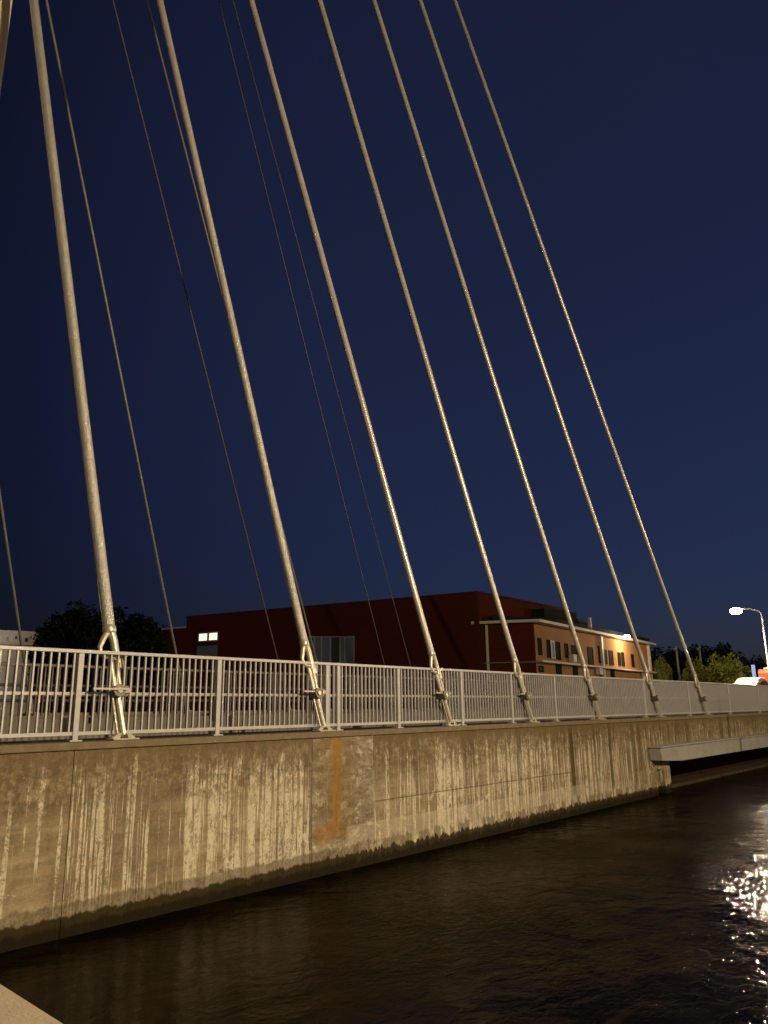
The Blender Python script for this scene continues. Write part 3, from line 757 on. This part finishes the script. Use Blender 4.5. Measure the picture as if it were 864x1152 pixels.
# ------------------------------------------------------------------ vehicles on the road
def vehicle_body(root, prof, y0, y1, mat, name='body', inset=.0):
    k = len(prof); m = MB(); c = (y0 + y1) / 2
    for yy, s in ((y0, 0), (y1, 0)):
        for (a, b) in prof:
            ins = inset * max(0, (b - 1.0)) ; m.v.append(Vector((a, yy + (ins if yy < c else -ins), b)))
    m.f = [tuple(range(k)), tuple(range(2 * k - 1, k - 1, -1))] + [(i, k + i, k + (i + 1) % k, (i + 1) % k) for i in range(k)]
    m.v = [v + root.location for v in m.v]
    return m.build(name, mat, root, bevel=.05)
def wheels(root, xs, y0, y1, r=.34):
    for a in xs:
        for yy in (y0, y1):
            c = root.location + Vector((a, yy, r)); s = -.11 if yy == y0 else .11
            wo = MB().tube([c, c - Vector((0, s * 2, 0))], r, 18).build('wheel', MAT['rubber'], root)
            MB().tube([c + Vector((0, s * .1, 0)), c - Vector((0, s * .5, 0))], r * .6, 14).build('rim', MAT['pole'], wo)
pc = at_dist(820.5, 762, 60)
car = thing('white_van', 'small white van with a rounded roof, just left of the orange truck', 'van', (pc.x + 1.9, pc.y - .85, 2.22))
zt = pc.z - 2.22
prof = [(-1.9, .35), (-1.95, .9), (-1.85, zt * .62), (-1.75, zt * .72), (-1.3, zt * .84), (-.7, zt * .95), (.1, zt), (.9, zt * .985), (1.6, zt * .90), (1.9, zt * .74), (1.95, .45), (1.7, .3), (-1.7, .3)]
vehicle_body(car, prof, -.85, .85, MAT['white'], inset=.10)
def side_glass(pr, name):
    m = MB(); kk = len(pr); L0 = car.location
    m.v = [Vector((a, -.875 + .1 * max(0, b - 1.0), b)) + L0 for a, b in pr] + [Vector((a, .875 - .1 * max(0, b - 1.0), b)) + L0 for a, b in pr]
    m.f = [tuple(range(kk)), tuple(range(2 * kk - 1, kk - 1, -1))] + [(i, kk + i, kk + (i + 1) % kk, (i + 1) % kk) for i in range(kk)]
    return m.build(name, MAT['glass'], car)
side_glass([(-1.2, zt * .62), (-.95, zt * .82), (-.1, zt * .9), (-.1, zt * .62)], 'side_window')
side_glass([(.05, zt * .62), (.05, zt * .9), (.9, zt * .89), (1.25, zt * .80), (1.3, zt * .62)], 'side_window')
m = MB(); L0 = car.location; ws = [(-1.90, zt * .60), (-1.80, zt * .70), (-1.36, zt * .815)]
for (a, b), (c, d) in zip(ws[:-1], ws[1:]): m.quad(L0 + Vector((a - .02, -.68, b)), L0 + Vector((a - .02, .68, b)), L0 + Vector((c - .02, .62, d)), L0 + Vector((c - .02, -.62, d)))
m.build('windscreen', MAT['glass'], car)
for yy in (-.62, .62): MB().obox(L0 + Vector((-1.96, yy, .85)), (.03, 0, 0), (0, .15, 0), (0, 0, .09)).build('headlight', MAT['trim'], car)
wheels(car, (-1.25, 1.25), -.85, .85)
pt = at_dist(852, 753, 66)
tr = thing('orange_truck', 'orange red truck with a pale roof at the right edge, beyond the railing', 'truck', (pt.x + 2.9, pt.y - 1.1, 2.22))
zt = pt.z - 2.22
vehicle_body(tr, [(-2.9, .5), (-2.9, zt * .92), (-2.75, zt), (3.2, zt), (3.2, .5)], -1.1, 1.1, MAT['redpaint'], 'box_body')
vehicle_body(tr, [(-1.8, zt + .002), (-1.8, zt + .16), (3.1, zt + .16), (3.1, zt + .002)], -.95, .95, MAT['white'], 'roof_panel')
MB().obox(tr.location + Vector((-2.93, 0, 1.5)), (.02, 0, 0), (0, .9, 0), (0, 0, .35)).build('windscreen', MAT['glass'], tr)
wheels(tr, (-1.9, 2.1), -1.1, 1.1, .42)

# ------------------------------------------------------------------ sky and light
wd = bpy.data.worlds.new('World'); S.world = wd; wd.use_nodes = True; nt = wd.node_tree
bg = nt.nodes['Background']; sky = nt.nodes.new('ShaderNodeTexSky'); sky.sky_type = 'NISHITA'; sky.sun_disc = False
SE, SR = math.radians(-2.5), math.radians(90)
sky.sun_elevation = SE; sky.sun_rotation = SR; sky.altitude = 50; sky.ozone_density = 3
tint = nt.nodes.new('ShaderNodeMix'); tint.data_type = 'RGBA'; tint.blend_type = 'MULTIPLY'; tint.inputs[0].default_value = 1
tint.inputs[7].default_value = (.42, .46, .58, 1)
nt.links.new(sky.outputs[0], tint.inputs[6]); 
wtc = nt.nodes.new('ShaderNodeTexCoord'); dt = nt.nodes.new('ShaderNodeVectorMath'); dt.operation = 'DOT_PRODUCT'
nt.links.new(wtc.outputs['Generated'], dt.inputs[0]); dt.inputs[1].default_value = Vector((math.cos(.40) * math.cos(.5), math.sin(.40) * math.cos(.5), math.sin(.5)))
wr = nt.nodes.new('ShaderNodeMapRange'); wr.interpolation_type = 'SMOOTHSTEP'; wr.inputs['From Min'].default_value = .62; wr.inputs['From Max'].default_value = 1.0
wr.inputs['To Min'].default_value = 0
nt.links.new(dt.outputs['Value'], wr.inputs['Value'])
wn_ = nt.nodes.new('ShaderNodeTexNoise'); wn_.inputs['Scale'].default_value = 1.6; wn_.inputs['Detail'].default_value = 3; nt.links.new(wtc.outputs['Generated'], wn_.inputs['Vector'])
wm = nt.nodes.new('ShaderNodeMath'); wm.operation = 'MULTIPLY_ADD'; nt.links.new(wn_.outputs['Fac'], wm.inputs[0]); wm.inputs[1].default_value = .35; wm.inputs[2].default_value = -.175
wa = nt.nodes.new('ShaderNodeMath'); wa.operation = 'ADD'; wa.use_clamp = True; nt.links.new(wm.outputs[0], wa.inputs[0]); nt.links.new(wr.outputs[0], wa.inputs[1])
gl = nt.nodes.new('ShaderNodeMix'); gl.data_type = 'RGBA'; gl.blend_type = 'ADD'; gl.inputs[7].default_value = (.037, .050, .128, 1)
nt.links.new(wa.outputs[0], gl.inputs[0]); nt.links.new(tint.outputs[2], gl.inputs[6]); nt.links.new(gl.outputs[2], bg.inputs[0]); bg.inputs[1].default_value = .14
sl = bpy.data.lights.new('sun', 'SUN'); sl.energy = .004; sl.angle = math.radians(.5); sl.color = (1, .9, .8)
so = bpy.data.objects.new('sun', sl); COL.objects.link(so)
sd = Vector((math.sin(SR) * 1, math.cos(SR), math.tan(math.radians(4))))
so.rotation_euler = sd.to_track_quat('Z', 'Y').to_euler(); so.location = (0, 0, 60)

vs = S.view_settings; vs.view_transform = 'Standard'; vs.look = 'None'; vs.exposure = .7; vs.gamma = 1; vs.use_curve_mapping = False
S.cycles.max_bounces = 6; S.cycles.sample_clamp_indirect = 40
S.cycles.use_denoising = True
